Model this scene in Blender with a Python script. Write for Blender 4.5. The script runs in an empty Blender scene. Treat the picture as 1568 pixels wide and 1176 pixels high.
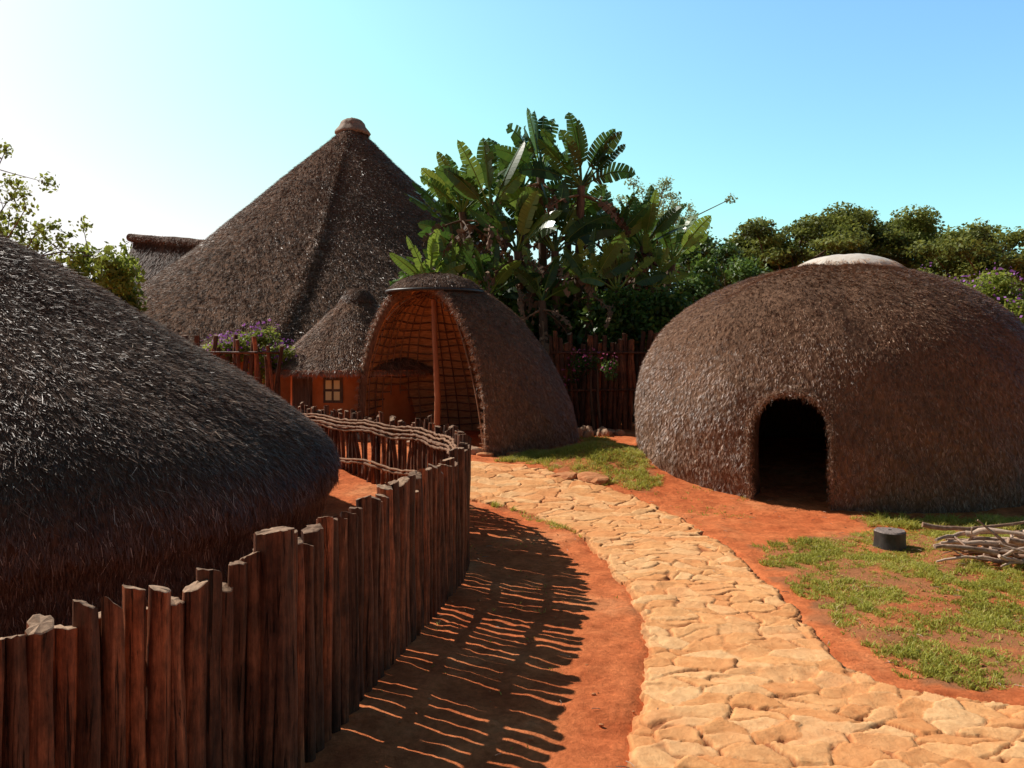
import bpy, bmesh, math, random
import numpy as np
from mathutils import Vector, Matrix
random.seed(5)
rng=np.random.default_rng(7)
F=1230.;HOR=540.;EYE=2.0
def X(px,d): return (px-784.)/F*d
def Z(py,d): return EYE-(py-HOR)/F*d
def W(px,py,d): return np.array([X(px,d),d,Z(py,d)])
def sstep(a,b,x):
    t=np.clip((x-a)/(b-a),0,1); return t*t*(3-2*t)
def _h(ix,iy,s):
    v=np.sin(ix*127.1+iy*311.7+s*74.7)*43758.5453
    return v-np.floor(v)
def vnoise(x,y,s=0):
    x=np.asarray(x,float);y=np.asarray(y,float)
    ix=np.floor(x);iy=np.floor(y);fx=x-ix;fy=y-iy
    fx=fx*fx*(3-2*fx);fy=fy*fy*(3-2*fy)
    a=_h(ix,iy,s);b=_h(ix+1,iy,s);c=_h(ix,iy+1,s);d=_h(ix+1,iy+1,s)
    return (a*(1-fx)+b*fx)*(1-fy)+(c*(1-fx)+d*fx)*fy
def fbm(x,y,s=0,o=3):
    t=0;a=.5;n=0
    for i in range(o):
        t=t+a*vnoise(x*2**i,y*2**i,s+i*3.3);n+=a;a*=.5
    return t/n
def gz(x,y):
    x=np.asarray(x,float);y=np.asarray(y,float)
    z=0.35*sstep(9.3,13.3,y)
    z=z+0.22*np.exp(-(((x-1.40)/.7)**2+((y-12.6)/.75)**2))
    return z

# ---------------------------------------------------------------- mesh builder
class MB:
    def __init__(s): s.V=[];s.n=0;s.F=[]
    def add(s,v,f,mat=0,r=0.5,sm=False):
        v=np.asarray(v,float).reshape(-1,3);f=np.asarray(f,int)
        if f.ndim==1:f=f[None]
        rr=np.broadcast_to(np.asarray(r,float),(len(f),))
        s.V.append(v);s.F.append((f+s.n,mat,rr,sm));s.n+=len(v)
    def build(s,name,mats):
        me=bpy.data.meshes.new(name)
        V=np.concatenate(s.V).astype(np.float32)
        li=[];ls=[];mi=[];rn=[];sm=[];c=0
        for f,m,r,q in s.F:
            k=f.shape[1];n=len(f)
            li.append(f.ravel());ls.append(c+np.arange(n)*k);c+=n*k
            mi.append(np.full(n,m));rn.append(r);sm.append(np.full(n,q))
        li=np.concatenate(li).astype(np.int32);ls=np.concatenate(ls).astype(np.int32)
        me.vertices.add(len(V));me.vertices.foreach_set('co',V.ravel())
        me.loops.add(len(li));me.loops.foreach_set('vertex_index',li)
        me.polygons.add(len(ls));me.polygons.foreach_set('loop_start',ls)
        me.polygons.foreach_set('material_index',np.concatenate(mi).astype(np.int32))
        me.polygons.foreach_set('use_smooth',np.concatenate(sm).astype(bool))
        a=me.attributes.new('rnd','FLOAT','FACE');a.data.foreach_set('value',np.concatenate(rn).astype(np.float32))
        me.update(calc_edges=True)
        for m in mats: me.materials.append(m)
        o=bpy.data.objects.new(name,me);bpy.context.scene.collection.objects.link(o)
        return o
def group(name,objs,loc=(0,0,0)):
    e=bpy.data.objects.new(name,None);bpy.context.scene.collection.objects.link(e)
    for o in objs:o.parent=e
    return e
def grid_faces(nu,nv,wrap=False):
    i=np.arange(nu-1)[:,None];j=np.arange(nv if wrap else nv-1)[None,:]
    j2=(j+1)%nv
    return np.stack([(i*nv+j),(i*nv+j2),((i+1)*nv+j2),((i+1)*nv+j)],-1).reshape(-1,4)
def tube(mb,pts,rad,sides=8,mat=0,r=.5,cap=True,jit=0,capmat=None,sm=True):
    pts=np.asarray(pts,float);n=len(pts);rad=np.broadcast_to(np.asarray(rad,float),(n,))
    T=np.gradient(pts,axis=0);T/=np.linalg.norm(T,axis=1)[:,None]+1e-9
    up=np.array([0,0,1.]) if abs(T[0][2])<.9 else np.array([1.,0,0])
    vs=[]
    a=np.arange(sides)/sides*2*np.pi
    A=np.cross(up,T[0]);A/=np.linalg.norm(A)
    for k in range(n):
        A=A-T[k]*A.dot(T[k]);A/=np.linalg.norm(A)+1e-9
        B=np.cross(T[k],A)
        rr=rad[k]*(1+jit*rng.uniform(-1,1,sides))
        vs.append(pts[k]+rr[:,None]*(np.cos(a)[:,None]*A+np.sin(a)[:,None]*B))
    mb.add(np.concatenate(vs),grid_faces(n,sides,True),mat,r,sm)
    if cap:
        cm=mat if capmat is None else capmat
        for k,rev in((n-1,False),(0,True)):
            v=np.vstack([vs[k],pts[k][None]])
            f=np.array([[i,(i+1)%sides,sides] for i in range(sides)])
            if rev:f=f[:,::-1]
            mb.add(v,f,cm,r,False)
def catmull(P,n=12):
    P=np.asarray(P,float);Q=np.vstack([2*P[0]-P[1],P,2*P[-1]-P[-2]]);out=[]
    for i in range(1,len(Q)-2):
        for t in np.arange(n)/n:
            a,b,c,d=Q[i-1],Q[i],Q[i+1],Q[i+2]
            out.append(.5*((2*b)+(-a+c)*t+(2*a-5*b+4*c-d)*t*t+(-a+3*b-3*c+d)*t**3))
    out.append(P[-1]);return np.array(out)

# ---------------------------------------------------------------- materials
def newmat(name):
    m=bpy.data.materials.new(name);m.use_nodes=True;nt=m.node_tree
    b=nt.nodes['Principled BSDF'];return m,nt,b
def ramp(nt,stops):
    r=nt.nodes.new('ShaderNodeValToRGB');e=r.color_ramp.elements
    while len(e)<len(stops):e.new(.5)
    for k,(p,c) in enumerate(stops):
        e[k].position=p;e[k].color=(*c,1)
    return r
def tex(nt,kind,scale,mapscale=None,**kw):
    n=nt.nodes.new(kind);n.inputs['Scale'].default_value=scale
    tc=nt.nodes.new('ShaderNodeTexCoord')
    mp=nt.nodes.new('ShaderNodeMapping')
    if mapscale:mp.inputs['Scale'].default_value=mapscale
    nt.links.new(tc.outputs['Object'],mp.inputs['Vector']);nt.links.new(mp.outputs['Vector'],n.inputs['Vector'])
    for k,v in kw.items():
        n.inputs[k].default_value=v
    return n
def mixc(nt,a,b,fac,mode='MIX'):
    m=nt.nodes.new('ShaderNodeMix');m.data_type='RGBA';m.blend_type=mode
    for s,v in((m.inputs[0],fac),(m.inputs[6],a),(m.inputs[7],b)):
        if hasattr(v,'node'): nt.links.new(v,s)
        elif isinstance(v,(tuple,list)): s.default_value=(*v,1)
        else: s.default_value=v
    return m.outputs[2]
def bump(nt,b,h,strength,dist):
    bn=nt.nodes.new('ShaderNodeBump');bn.inputs['Strength'].default_value=strength;bn.inputs['Distance'].default_value=dist
    nt.links.new(h,bn.inputs['Height']);nt.links.new(bn.outputs[0],b.inputs['Normal'])
def m_strand(name,stops,rough=.6,spec=.3,transl=0,large=True,lscale=1.2,lo=.55):
    m,nt,b=newmat(name)
    at=nt.nodes.new('ShaderNodeAttribute');at.attribute_name='rnd'
    r=ramp(nt,stops);nt.links.new(at.outputs['Fac'],r.inputs[0]);c=r.outputs[0]
    if large:
        n=tex(nt,'ShaderNodeTexNoise',lscale,None,Detail=6.,Roughness=.7)
        r2=ramp(nt,[(.3,(lo,lo,lo*1.02)),(.7,(1.18,1.14,1.1))]);nt.links.new(n.outputs['Fac'],r2.inputs[0])
        c=mixc(nt,c,r2.outputs[0],1.,'MULTIPLY')
    nt.links.new(c,b.inputs['Base Color'])
    b.inputs['Roughness'].default_value=rough;b.inputs['Specular IOR Level'].default_value=spec
    if transl:
        t=nt.nodes.new('ShaderNodeBsdfTranslucent');nt.links.new(c,t.inputs[0])
        ms=nt.nodes.new('ShaderNodeMixShader');ms.inputs[0].default_value=transl
        nt.links.new(b.outputs[0],ms.inputs[1]);nt.links.new(t.outputs[0],ms.inputs[2])
        nt.links.new(ms.outputs[0],nt.nodes['Material Output'].inputs[0])
    return m
def m_noise(name,stops,scale=8,mapscale=None,rough=.85,bs=.5,bd=.02,detail=6,spec=.3,useR=0.):
    m,nt,b=newmat(name)
    n=tex(nt,'ShaderNodeTexNoise',scale,mapscale,Detail=float(detail),Roughness=.65)
    fac=n.outputs['Fac']
    if useR:
        at=nt.nodes.new('ShaderNodeAttribute');at.attribute_name='rnd'
        ma=nt.nodes.new('ShaderNodeMath');ma.operation='MULTIPLY_ADD';ma.inputs[1].default_value=useR
        sb=nt.nodes.new('ShaderNodeMath');sb.operation='SUBTRACT';sb.inputs[1].default_value=useR/2
        nt.links.new(at.outputs['Fac'],ma.inputs[0]);nt.links.new(fac,ma.inputs[2]);nt.links.new(ma.outputs[0],sb.inputs[0]);fac2=sb.outputs[0]
    else: fac2=fac
    r=ramp(nt,stops);nt.links.new(fac2,r.inputs[0]);nt.links.new(r.outputs[0],b.inputs['Base Color'])
    b.inputs['Roughness'].default_value=rough;b.inputs['Specular IOR Level'].default_value=spec
    if bs:bump(nt,b,fac,bs,bd)
    return m

M_thB=m_strand('thatch_brown',[(0,(.12,.058,.034)),(.5,(.46,.255,.155)),(.85,(.70,.44,.28)),(1,(.88,.68,.50))],.42,.5,lscale=1.8,lo=.5)
M_thD=m_strand('thatch_dark',[(0,(.06,.029,.018)),(.5,(.26,.14,.085)),(.85,(.44,.265,.17)),(1,(.80,.58,.41))],.5,.4,lscale=1.2,lo=.5)
M_thG=m_strand('thatch_grey',[(0,(.11,.068,.048)),(.5,(.42,.28,.20)),(.85,(.62,.45,.34)),(1,(.84,.70,.58))],.42,.55,lscale=.6,lo=.45)
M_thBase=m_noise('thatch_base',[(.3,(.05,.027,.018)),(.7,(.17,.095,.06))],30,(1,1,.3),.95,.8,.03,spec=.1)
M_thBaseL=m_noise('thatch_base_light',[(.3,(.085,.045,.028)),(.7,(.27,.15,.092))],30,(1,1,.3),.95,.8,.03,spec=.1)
M_cap=m_noise('cap_plaster',[(.3,(.68,.57,.47)),(.7,(.84,.77,.68))],12,None,.8,.4,.02)
M_capb=m_noise('cap_brown',[(.3,(.18,.125,.09)),(.7,(.42,.31,.23))],14,None,.8,.6,.02)
def woodmat():
    m,nt,b=newmat('fence_wood')
    n=tex(nt,'ShaderNodeTexNoise',1.,(26,26,1.6),Detail=7.,Roughness=.65,Distortion=.6)
    n2=tex(nt,'ShaderNodeTexNoise',1.,(50,50,1.8),Detail=5.,Roughness=.65,Distortion=.9)
    n3=tex(nt,'ShaderNodeTexNoise',6.,None,Detail=5.,Roughness=.6)
    n4=tex(nt,'ShaderNodeTexNoise',45.,(1,1,.35),Detail=5.,Roughness=.7)
    at=nt.nodes.new('ShaderNodeAttribute');at.attribute_name='rnd'
    r=ramp(nt,[(.28,(.065,.026,.016)),(.5,(.19,.075,.038)),(.64,(.31,.13,.064)),(.8,(.50,.26,.15))]);nt.links.new(n.outputs[0],r.inputs[0])
    rr=ramp(nt,[(0,(.42,.42,.45)),(.35,(.8,.84,.9)),(.7,(1.1,1.0,.95)),(1,(1.9,1.45,1.15))]);nt.links.new(at.outputs['Fac'],rr.inputs[0])
    c=mixc(nt,r.outputs[0],rr.outputs[0],1.,'MULTIPLY')
    rc=ramp(nt,[(.33,(.12,.10,.10)),(.42,(1,1,1))]);nt.links.new(n2.outputs[0],rc.inputs[0])
    c=mixc(nt,c,rc.outputs[0],1.,'MULTIPLY')
    r3=ramp(nt,[(.33,(.5,.52,.56)),(.66,(1.2,1.12,1.05))]);nt.links.new(n3.outputs[0],r3.inputs[0])
    c=mixc(nt,c,r3.outputs[0],1.,'MULTIPLY')
    r4=ramp(nt,[(.35,(.6,.6,.6)),(.6,(1.15,1.15,1.15))]);nt.links.new(n4.outputs[0],r4.inputs[0])
    c=mixc(nt,c,r4.outputs[0],1.,'MULTIPLY')
    nt.links.new(c,b.inputs['Base Color']);b.inputs['Roughness'].default_value=.6;b.inputs['Specular IOR Level'].default_value=.25
    ad=nt.nodes.new('ShaderNodeMath');ad.operation='ADD';nt.links.new(n.outputs[0],ad.inputs[0]);nt.links.new(rc.outputs[0],ad.inputs[1])
    bump(nt,b,ad.outputs[0],1.,.013);return m
M_wood=woodmat()
M_woodcut=m_noise('wood_cut',[(.3,(.20,.105,.06)),(.7,(.50,.31,.19))],60,None,.8,.5,.004,useR=.4)
M_woodg=m_noise('wood_grey_stick',[(.3,(.13,.055,.03)),(.7,(.36,.19,.105))],1.,(26,26,4),.8,.6,.01,useR=.3)
M_mud=m_noise('mud_wall',[(.3,(.46,.14,.04)),(.7,(.64,.25,.09))],3,None,.9,.4,.02)
M_rock=m_noise('rock',[(.3,(.36,.2,.12)),(.7,(.6,.4,.26))],9,None,.85,.7,.02)
M_rockR=m_noise('red_rock',[(.3,(.42,.14,.055)),(.7,(.72,.33,.15))],9,None,.9,.8,.03,spec=.1)
M_bark=m_noise('bark',[(.3,(.06,.038,.025)),(.7,(.2,.13,.085))],1.,(14,14,3),.9,.8,.02)
M_leafB=m_strand('strelitzia_leaf',[(0,(.028,.065,.014)),(.5,(.10,.19,.03)),(1,(.30,.40,.06))],.3,.55,.42,large=False)
M_dead=m_strand('dead_leaf',[(0,(.06,.035,.02)),(1,(.34,.20,.12))],.7,.2,.15,large=False)
M_leafA=m_strand('acacia_leaf',[(0,(.055,.07,.014)),(.5,(.19,.22,.042)),(1,(.38,.40,.08))],.55,.25,.38,large=False)
M_leafS=m_strand('shrub_leaf',[(0,(.025,.06,.014)),(.5,(.095,.175,.03)),(1,(.22,.33,.055))],.45,.4,.35,large=False)
M_leafY=m_strand('light_leaf',[(0,(.14,.18,.03)),(1,(.42,.48,.08))],.5,.3,.5,large=False)
M_leafP=m_strand('pale_leaf',[(0,(.20,.26,.12)),(1,(.42,.50,.24))],.6,.3,.5,large=False)
M_flowV=m_strand('purple_flower',[(0,(.28,.07,.36)),(1,(.58,.25,.68))],.6,.2,.3,large=False)
M_flowP=m_strand('pink_flower',[(0,(.45,.06,.2)),(1,(.65,.2,.35))],.6,.2,.3,large=False)
M_grass=m_strand('grass_blade',[(0,(.22,.20,.03)),(.5,(.52,.51,.08)),(.85,(.70,.66,.19)),(1,(.80,.60,.32))],.5,.3,.42,large=False)
M_iron=m_noise('black_iron',[(.3,(.015,.015,.016)),(.7,(.05,.045,.042))],20,None,.45,.3,.004,spec=.5)

def earth():
    m,nt,b=newmat('red_earth')
    n1=tex(nt,'ShaderNodeTexNoise',.9,None,Detail=6.,Roughness=.6)
    n2=tex(nt,'ShaderNodeTexNoise',22,None,Detail=8.,Roughness=.75)
    n4=tex(nt,'ShaderNodeTexNoise',5,None,Detail=5.,Roughness=.7)
    r1=ramp(nt,[(.3,(.72,.165,.052)),(.55,(.86,.26,.092)),(.75,(.92,.42,.185))]);nt.links.new(n1.outputs[0],r1.inputs[0])
    r2=ramp(nt,[(.3,(.68,.62,.58)),(.65,(1.08,1.08,1.1))]);nt.links.new(n2.outputs[0],r2.inputs[0])
    c=mixc(nt,r1.outputs[0],r2.outputs[0],1.,'MULTIPLY')
    r4=ramp(nt,[(.36,(.72,.66,.64)),(.62,(1.06,1.06,1.06))]);nt.links.new(n4.outputs[0],r4.inputs[0])
    c=mixc(nt,c,r4.outputs[0],1.,'MULTIPLY')
    at=nt.nodes.new('ShaderNodeAttribute');at.attribute_name='humus'
    c=mixc(nt,c,(.40,.17,.075),at.outputs['Fac'])
    nt.links.new(c,b.inputs['Base Color']);b.inputs['Roughness'].default_value=.95;b.inputs['Specular IOR Level'].default_value=.1
    bump(nt,b,n2.outputs[0],.8,.03)
    return m
M_earth=earth()
def pathmat():
    m,nt,b=newmat('flagstone')
    at=nt.nodes.new('ShaderNodeAttribute');at.attribute_name='cell'
    gr=nt.nodes.new('ShaderNodeAttribute');gr.attribute_name='groove'
    r=ramp(nt,[(0,(.80,.35,.13)),(.35,(.93,.47,.19)),(.7,(.96,.57,.27)),(1,(.84,.385,.145))]);nt.links.new(at.outputs['Fac'],r.inputs[0])
    n2=tex(nt,'ShaderNodeTexNoise',14,None,Detail=8.,Roughness=.7)
    r2=ramp(nt,[(.3,(.78,.66,.58)),(.62,(1.03,1.03,1.03))]);nt.links.new(n2.outputs[0],r2.inputs[0])
    c=mixc(nt,r.outputs[0],r2.outputs[0],1.,'MULTIPLY')
    n3=tex(nt,'ShaderNodeTexNoise',1.3,None,Detail=3.,Roughness=.6)
    r3=ramp(nt,[(.48,(0,0,0)),(.74,(.6,.6,.6))]);nt.links.new(n3.outputs[0],r3.inputs[0])
    c=mixc(nt,c,(.84,.32,.12),r3.outputs[0])
    c=mixc(nt,c,(.36,.115,.042),gr.outputs['Fac'])
    nt.links.new(c,b.inputs['Base Color']);b.inputs['Roughness'].default_value=.85;b.inputs['Specular IOR Level'].default_value=.15
    bump(nt,b,n2.outputs[0],.75,.018)
    return m
M_path=pathmat()

# ---------------------------------------------------------------- polygons
def inpoly(x,y,poly):
    x=np.asarray(x);y=np.asarray(y);c=np.zeros(x.shape,bool);n=len(poly);j=n-1
    for i in range(n):
        xi,yi=poly[i];xj,yj=poly[j]
        if yi!=yj:
            k=((yi>y)!=(yj>y))&(x<(xj-xi)*(y-yi)/(yj-yi)+xi);c^=k
        j=i
    return c
Lft=[(.35,1.5),(.48,3.),(.55,3.87),(.71,4.56),(.9,5.35),(.98,6.31),(.91,7.69),(.70,8.95),(.25,9.85),(-.37,10.4),(-.9,10.7)]
Rgt=[(6.5,1.5),(6.5,4.2),(2.95,4.50),(2.3,4.75),(2.12,5.0),(2.15,5.5),(2.22,6.65),(2.2,8.2),(2.05,9.6),(1.6,10.7),(.98,11.3),(.16,12.2),(-.9,12.5)]
pathpoly=Lft+Rgt[::-1]
grassR=[(2.55,8.3),(2.35,6.7),(2.35,5.6),(2.5,4.95),(3.0,4.75),(4.2,4.8),(8,4.9),(8,9.0),(4.6,9.0),(3.0,8.6)]
grassB=[(-.3,12.5),(.3,12.3),(1.0,11.45),(1.7,10.9),(2.0,10.9),(2.1,11.8),(2.2,13.2),(1.7,15.5),(.9,15.2),(1.2,13.4),(.2,13.2)]
grassL=[(.1,9.9),(.55,9.0),(.75,8.6),(.88,8.7),(.62,9.5),(.2,10.1),(-.2,10.6),(-.3,10.4)]
grassH=[(4.1,9.7),(4.0,9.2),(5.2,9.0),(8,9.2),(8,10.0),(5.5,9.6)]

# ---------------------------------------------------------------- ground
def axis(a,b,st,far):
    mid=np.arange(a,b,st);o=[];d=st;v=b
    while v<far:o.append(v);d*=1.25;v+=d
    o.append(far);l=[];d=st;v=a-st
    while v>-far:l.append(v);d*=1.25;v-=d
    l.append(-far)
    return np.array(l[::-1]+list(mid)+o)
gx=axis(-7,8.5,.05,700);gy=axis(.5,17,.05,700)
GX,GY=np.meshgrid(gx,gy,indexing='xy')
rough=(fbm(GX*1.5,GY*1.5,1)-.5)*.05+(fbm(GX*9,GY*9,2)-.5)*.035
onp=inpoly(GX,GY,pathpoly)
near=(np.abs(GX)<10)&(GY<20)
gzv=gz(GX,GY)+np.where(near,rough,0)-np.where(onp,.03,0)
hum=np.zeros(GX.shape)
for pl,s in((grassR,.9),(grassB,.5),(grassL,.5),(grassH,.6)):
    hum=np.maximum(hum,inpoly(GX+(fbm(GX*4,GY*4,9)-.5)*.5,GY+(fbm(GX*4,GY*4,19)-.5)*.5,pl)*s*np.clip(fbm(GX*3,GY*3,5)*1.6,0,1))
mb=MB();ny,nx=GX.shape
mb.add(np.stack([GX,GY,gzv],-1),grid_faces(ny,nx),0,.5,True)
ground=mb.build('ground',[M_earth])
a=ground.data.attributes.new('humus','FLOAT','POINT');a.data.foreach_set('value',hum.ravel().astype(np.float32))

# ---------------------------------------------------------------- flagstone path
st=.0125
px=np.arange(-1.2,4.6,st);py=np.arange(2.6,12.9,st)
PX,PY=np.meshgrid(px,py,indexing='xy')
wx=PX+(fbm(PX*2.2,PY*2.2,31)-.5)*.45+(vnoise(PX*13,PY*13,33)-.5)*.03+(vnoise(PX*32,PY*32,34)-.5)*.012
wy=PY+(fbm(PX*2.2,PY*2.2,41)-.5)*.35+(vnoise(PX*13,PY*13,43)-.5)*.03+(vnoise(PX*32,PY*32,44)-.5)*.012
sx,sy=.26,.145
cx=np.floor(wx/sx);cy=np.floor(wy/sy)
d1=np.full(PX.shape,9.);d2=np.full(PX.shape,9.);bi=np.zeros(PX.shape);bj=np.zeros(PX.shape);bx=np.zeros(PX.shape);by=np.zeros(PX.shape)
for di in(-1,0,1):
    for dj in(-1,0,1):
        i=cx+di;j=cy+dj
        qx=(i+.5+(_h(i,j,1)-.5)*.98)*sx;qy=(j+.5+(_h(i,j,2)-.5)*.98)*sy
        d=np.sqrt(((wx-qx)*.55)**2+(wy-qy)**2)
        cl=d<d1
        d2=np.where(cl,d1,np.minimum(d2,d));d1=np.where(cl,d,d1)
        bi=np.where(cl,i,bi);bj=np.where(cl,j,bj);bx=np.where(cl,qx,bx);by=np.where(cl,qy,by)
edge=(d2-d1)
cell=_h(bi,bj,7)
gv=np.clip((vnoise(PX*4.5,PY*4.5,77)-.18)*2.3,0,1)
groove=(1-sstep(.003,.015,edge))*gv
tilt=((_h(bi,bj,8)-.5)*.09*(wx-bx)+(_h(bi,bj,9)-.22)*.30*(wy-by))*(.4+.8*vnoise(PX*1.3,PY*1.3,78))
hh=.012+_h(bi,bj,10)*.011+tilt-groove*.022+(fbm(PX*7,PY*7,51)-.5)*.014+(fbm(PX*1.7,PY*1.7,52)-.5)*.03
nz_=(fbm(PX*6,PY*6,91)-.5)*.16
keep=inpoly(PX+nz_,PY+nz_*.6,pathpoly)
core=inpoly(PX+nz_-.03,PY+nz_*.6,pathpoly)&inpoly(PX+nz_+.03,PY+nz_*.6,pathpoly)
PZ=gz(PX,PY)+hh
PZ=np.where(keep,np.where(core,PZ,PZ-.012),gz(PX,PY)-.05)
fs=grid_faces(len(py),len(px))
kf=keep.ravel()[fs].any(axis=1);fs=fs[kf]
used=np.unique(fs);rm=-np.ones(PX.size,int);rm[used]=np.arange(len(used))
mb=MB();mb.add(np.stack([PX,PY,PZ],-1).reshape(-1,3)[used],rm[fs],0,.5,True)
path=mb.build('flagstone_path',[M_path])
for nm,arr in(('cell',cell),('groove',np.where(core,groove,.5)*.95)):
    a=path.data.attributes.new(nm,'FLOAT','POINT');a.data.foreach_set('value',arr.ravel()[used].astype(np.float32))

# ---------------------------------------------------------------- grass
def grass(mb,poly,n,thr,hmin,hmax,sd):
    xs=[p[0] for p in poly];ys=[p[1] for p in poly]
    x=rng.uniform(min(xs),max(xs),n);y=rng.uniform(min(ys),max(ys),n)
    k=inpoly(x+(fbm(x*5,y*5,61)-.5)*.5,y+(fbm(x*5,y*5,71)-.5)*.5,poly)
    m=fbm(x*3.2,y*3.2,sd)*.45+fbm(x*14,y*14,sd+5)*.55
    k&=(m>thr)&~inpoly(x,y,pathpoly);x=x[k];y=y[k];m=m[k];n=len(x)
    z=gz(x,y)-.005
    h=rng.uniform(hmin,hmax,n)*(.6+1.4*np.clip((m-thr)*4,0,1));w=rng.uniform(.003,.006,n)
    a=rng.uniform(0,2*np.pi,n);la=rng.uniform(0,2*np.pi,n);le=h*rng.uniform(.2,1.5,n)
    p=np.stack([x,y,z],-1);s=np.stack([np.cos(a)*w,np.sin(a)*w,0*w],-1)
    l=np.stack([np.cos(la)*le,np.sin(la)*le,0*w],-1);u=np.stack([0*h,0*h,h],-1)
    mid=p+l*.35+u*.6;tip=p+l+u*.95
    V=np.stack([p-s,p+s,mid+s*.8,mid-s*.8,tip],1).reshape(-1,3)
    b=np.arange(n)[:,None]*5
    r=np.clip(rng.normal(.5,.2,n)+(fbm(x*2,y*2,3)-.5)*.6,0,1)
    mb.add(V,b+np.array([[0,1,2,3]]),0,r);mb.add(V,b+np.array([[3,2,4]]),0,r)
mb=MB()
grass(mb,grassR,190000,.46,.014,.034,11);grass(mb,grassR,9000,.3,.01,.03,12)
grass(mb,grassB,60000,.38,.02,.045,13);grass(mb,grassL,16000,.37,.02,.05,15);grass(mb,grassH,24000,.45,.03,.065,17)
grass(mb,[(-1,10.7),(2.6,10.6),(2.6,4),(-1,4)],9000,.66,.012,.035,23)
grass(mb,[(1.6,11.5),(3.2,10.8),(2.9,9.6),(2.2,9.6)],5000,.58,.012,.03,29)
mb.build('grass',[M_grass])

# ---------------------------------------------------------------- thatch helpers
def lathe_pts(prof,nth,th=None):
    th=np.linspace(0,2*np.pi,nth,endpoint=False) if th is None else th
    r=np.array([p[0] for p in prof]);z=np.array([p[1] for p in prof])
    R=r[:,None];T=th[None,:]
    return np.stack([R*np.cos(T),R*np.sin(T),z[:,None]+0*T],-1)
def dense_prof(prof,n=40):
    return catmull(np.array(prof),8)
def strands(mb,prof,tf,nclump,k,L,w,lift,thr=None,mask=None,spread=.03,side=.12,mat=0,light=0.):
    prof=np.asarray(prof,float)
    a=prof[:-1];b=prof[1:];seg=np.linalg.norm(b-a,axis=1);area=seg*(a[:,0]+b[:,0])/2
    idx=rng.choice(len(a),nclump,p=area/area.sum());t=rng.uniform(0,1,nclump)[:,None]
    rz=a[idx]*(1-t)+b[idx]*t
    lo,hi=thr if thr else (0,2*np.pi)
    th=rng.uniform(lo,hi,nclump)
    dz=(b-a)[idx]/seg[idx][:,None]
    def P3(rz,th):return np.stack([rz[:,0]*np.cos(th),rz[:,0]*np.sin(th),rz[:,1]],-1)
    n2=np.stack([-dz[:,1],dz[:,0]],-1)
    n2*=np.sign(n2[:,0:1]+1e-6)
    d3=np.stack([dz[:,0]*np.cos(th),dz[:,0]*np.sin(th),dz[:,1]],-1)
    n3=np.stack([n2[:,0]*np.cos(th),n2[:,0]*np.sin(th),n2[:,1]],-1)
    s3=np.stack([-np.sin(th),np.cos(th),0*th],-1)
    p=P3(rz,th)
    lf=lift*rng.uniform(.2,1.8,nclump);sd=side*rng.normal(0,1,nclump);cr=rng.uniform(0,1,nclump)
    rep=lambda q:np.repeat(q,k,axis=0)
    p,d3,n3,s3,lf,sd,cr=map(rep,(p,d3,n3,s3,lf,sd,cr));n=len(p)
    p=p+s3*rng.normal(0,spread,n)[:,None]+d3*rng.normal(0,spread,n)[:,None]
    if mask is not None:
        q=~mask(p);p,d3,n3,s3,lf,sd,cr=[v[q] for v in(p,d3,n3,s3,lf,sd,cr)];n=len(p)
    D=d3+n3*(lf+rng.normal(0,lift*.3,n))[:,None]+s3*(sd+rng.normal(0,side*.5,n))[:,None]
    D/=np.linalg.norm(D,axis=1)[:,None]
    Ln=rng.uniform(.5,1.2,n)*L;Ww=rng.uniform(.5,1.3,n)*w
    S=s3+n3*rng.normal(0,.4,n)[:,None];S/=np.linalg.norm(S,axis=1)[:,None]
    p0=p-n3*.004
    tip=p0+D*Ln[:,None]
    V=np.stack([p0-S*Ww[:,None]/2,p0+S*Ww[:,None]/2,tip+S*Ww[:,None]*.2,tip-S*Ww[:,None]*.2],1).reshape(-1,3)
    V=tf(V)
    r=np.clip(.15+.5*cr*rng.uniform(.4,1.2,n)+rng.normal(0,.12,n)+light,0,1)
    r=np.where(rng.uniform(0,1,n)<.03,1,r)
    mb.add(V,np.arange(n*4).reshape(-1,4),mat,r)
def lumpy(p,amp,fr):
    a=np.arctan2(p[...,1],p[...,0]);R=np.hypot(p[...,0],p[...,1])
    n=fbm(np.cos(a)*fr*3+p[...,2]*fr,np.sin(a)*fr*3+p[...,2]*fr*.7+7,4)-.5
    q=p.copy();s=1+amp*n/np.maximum(R,.6);q[...,0]*=s;q[...,1]*=s;q[...,2]+=amp*n*.4
    return q

# ---------------------------------------------------------------- near left hut
cL=np.array([-6.0,8.2,0])
profL=[(.02,3.45),(.35,3.38),(.65,3.22),(1.57,2.72),(2.58,2.10),(3.29,1.64),(3.83,1.20),(4.06,.88),(4.08,.62),(3.98,.40),(3.90,.12)]
dpL=dense_prof(profL)
tfL=lambda v:lumpy(v,.14,.8)+cL
mb=MB();pp=lathe_pts(dpL,160);mb.add(tfL(pp).reshape(-1,3),grid_faces(len(dpL),160,True),0,.5,True)
under=[(3.90,.12),(3.7,.12),(3.68,-.05)];pp=lathe_pts(under,160);mb.add(tfL(pp).reshape(-1,3),grid_faces(3,160,True),1,.5,True)
shellL=mb.build('thatch_shell',[M_thBase,M_mud])
mb=MB();thrL=(-2.6,1.1)
strands(mb,dpL,tfL,52000,5,.075,.0055,.32,thrL,spread=.015,side=.26)
strands(mb,dpL,tfL,3000,1,.18,.006,.22,thrL,spread=.02,side=.5,light=.4)
strands(mb,[(4.06,.88),(4.08,.62),(3.98,.40),(3.9,.12)],tfL,6000,5,.12,.006,.1,thrL,spread=.03,side=.15)
group('thatched_beehive_hut',[shellL,mb.build('thatch_straw',[M_thD])])

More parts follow.
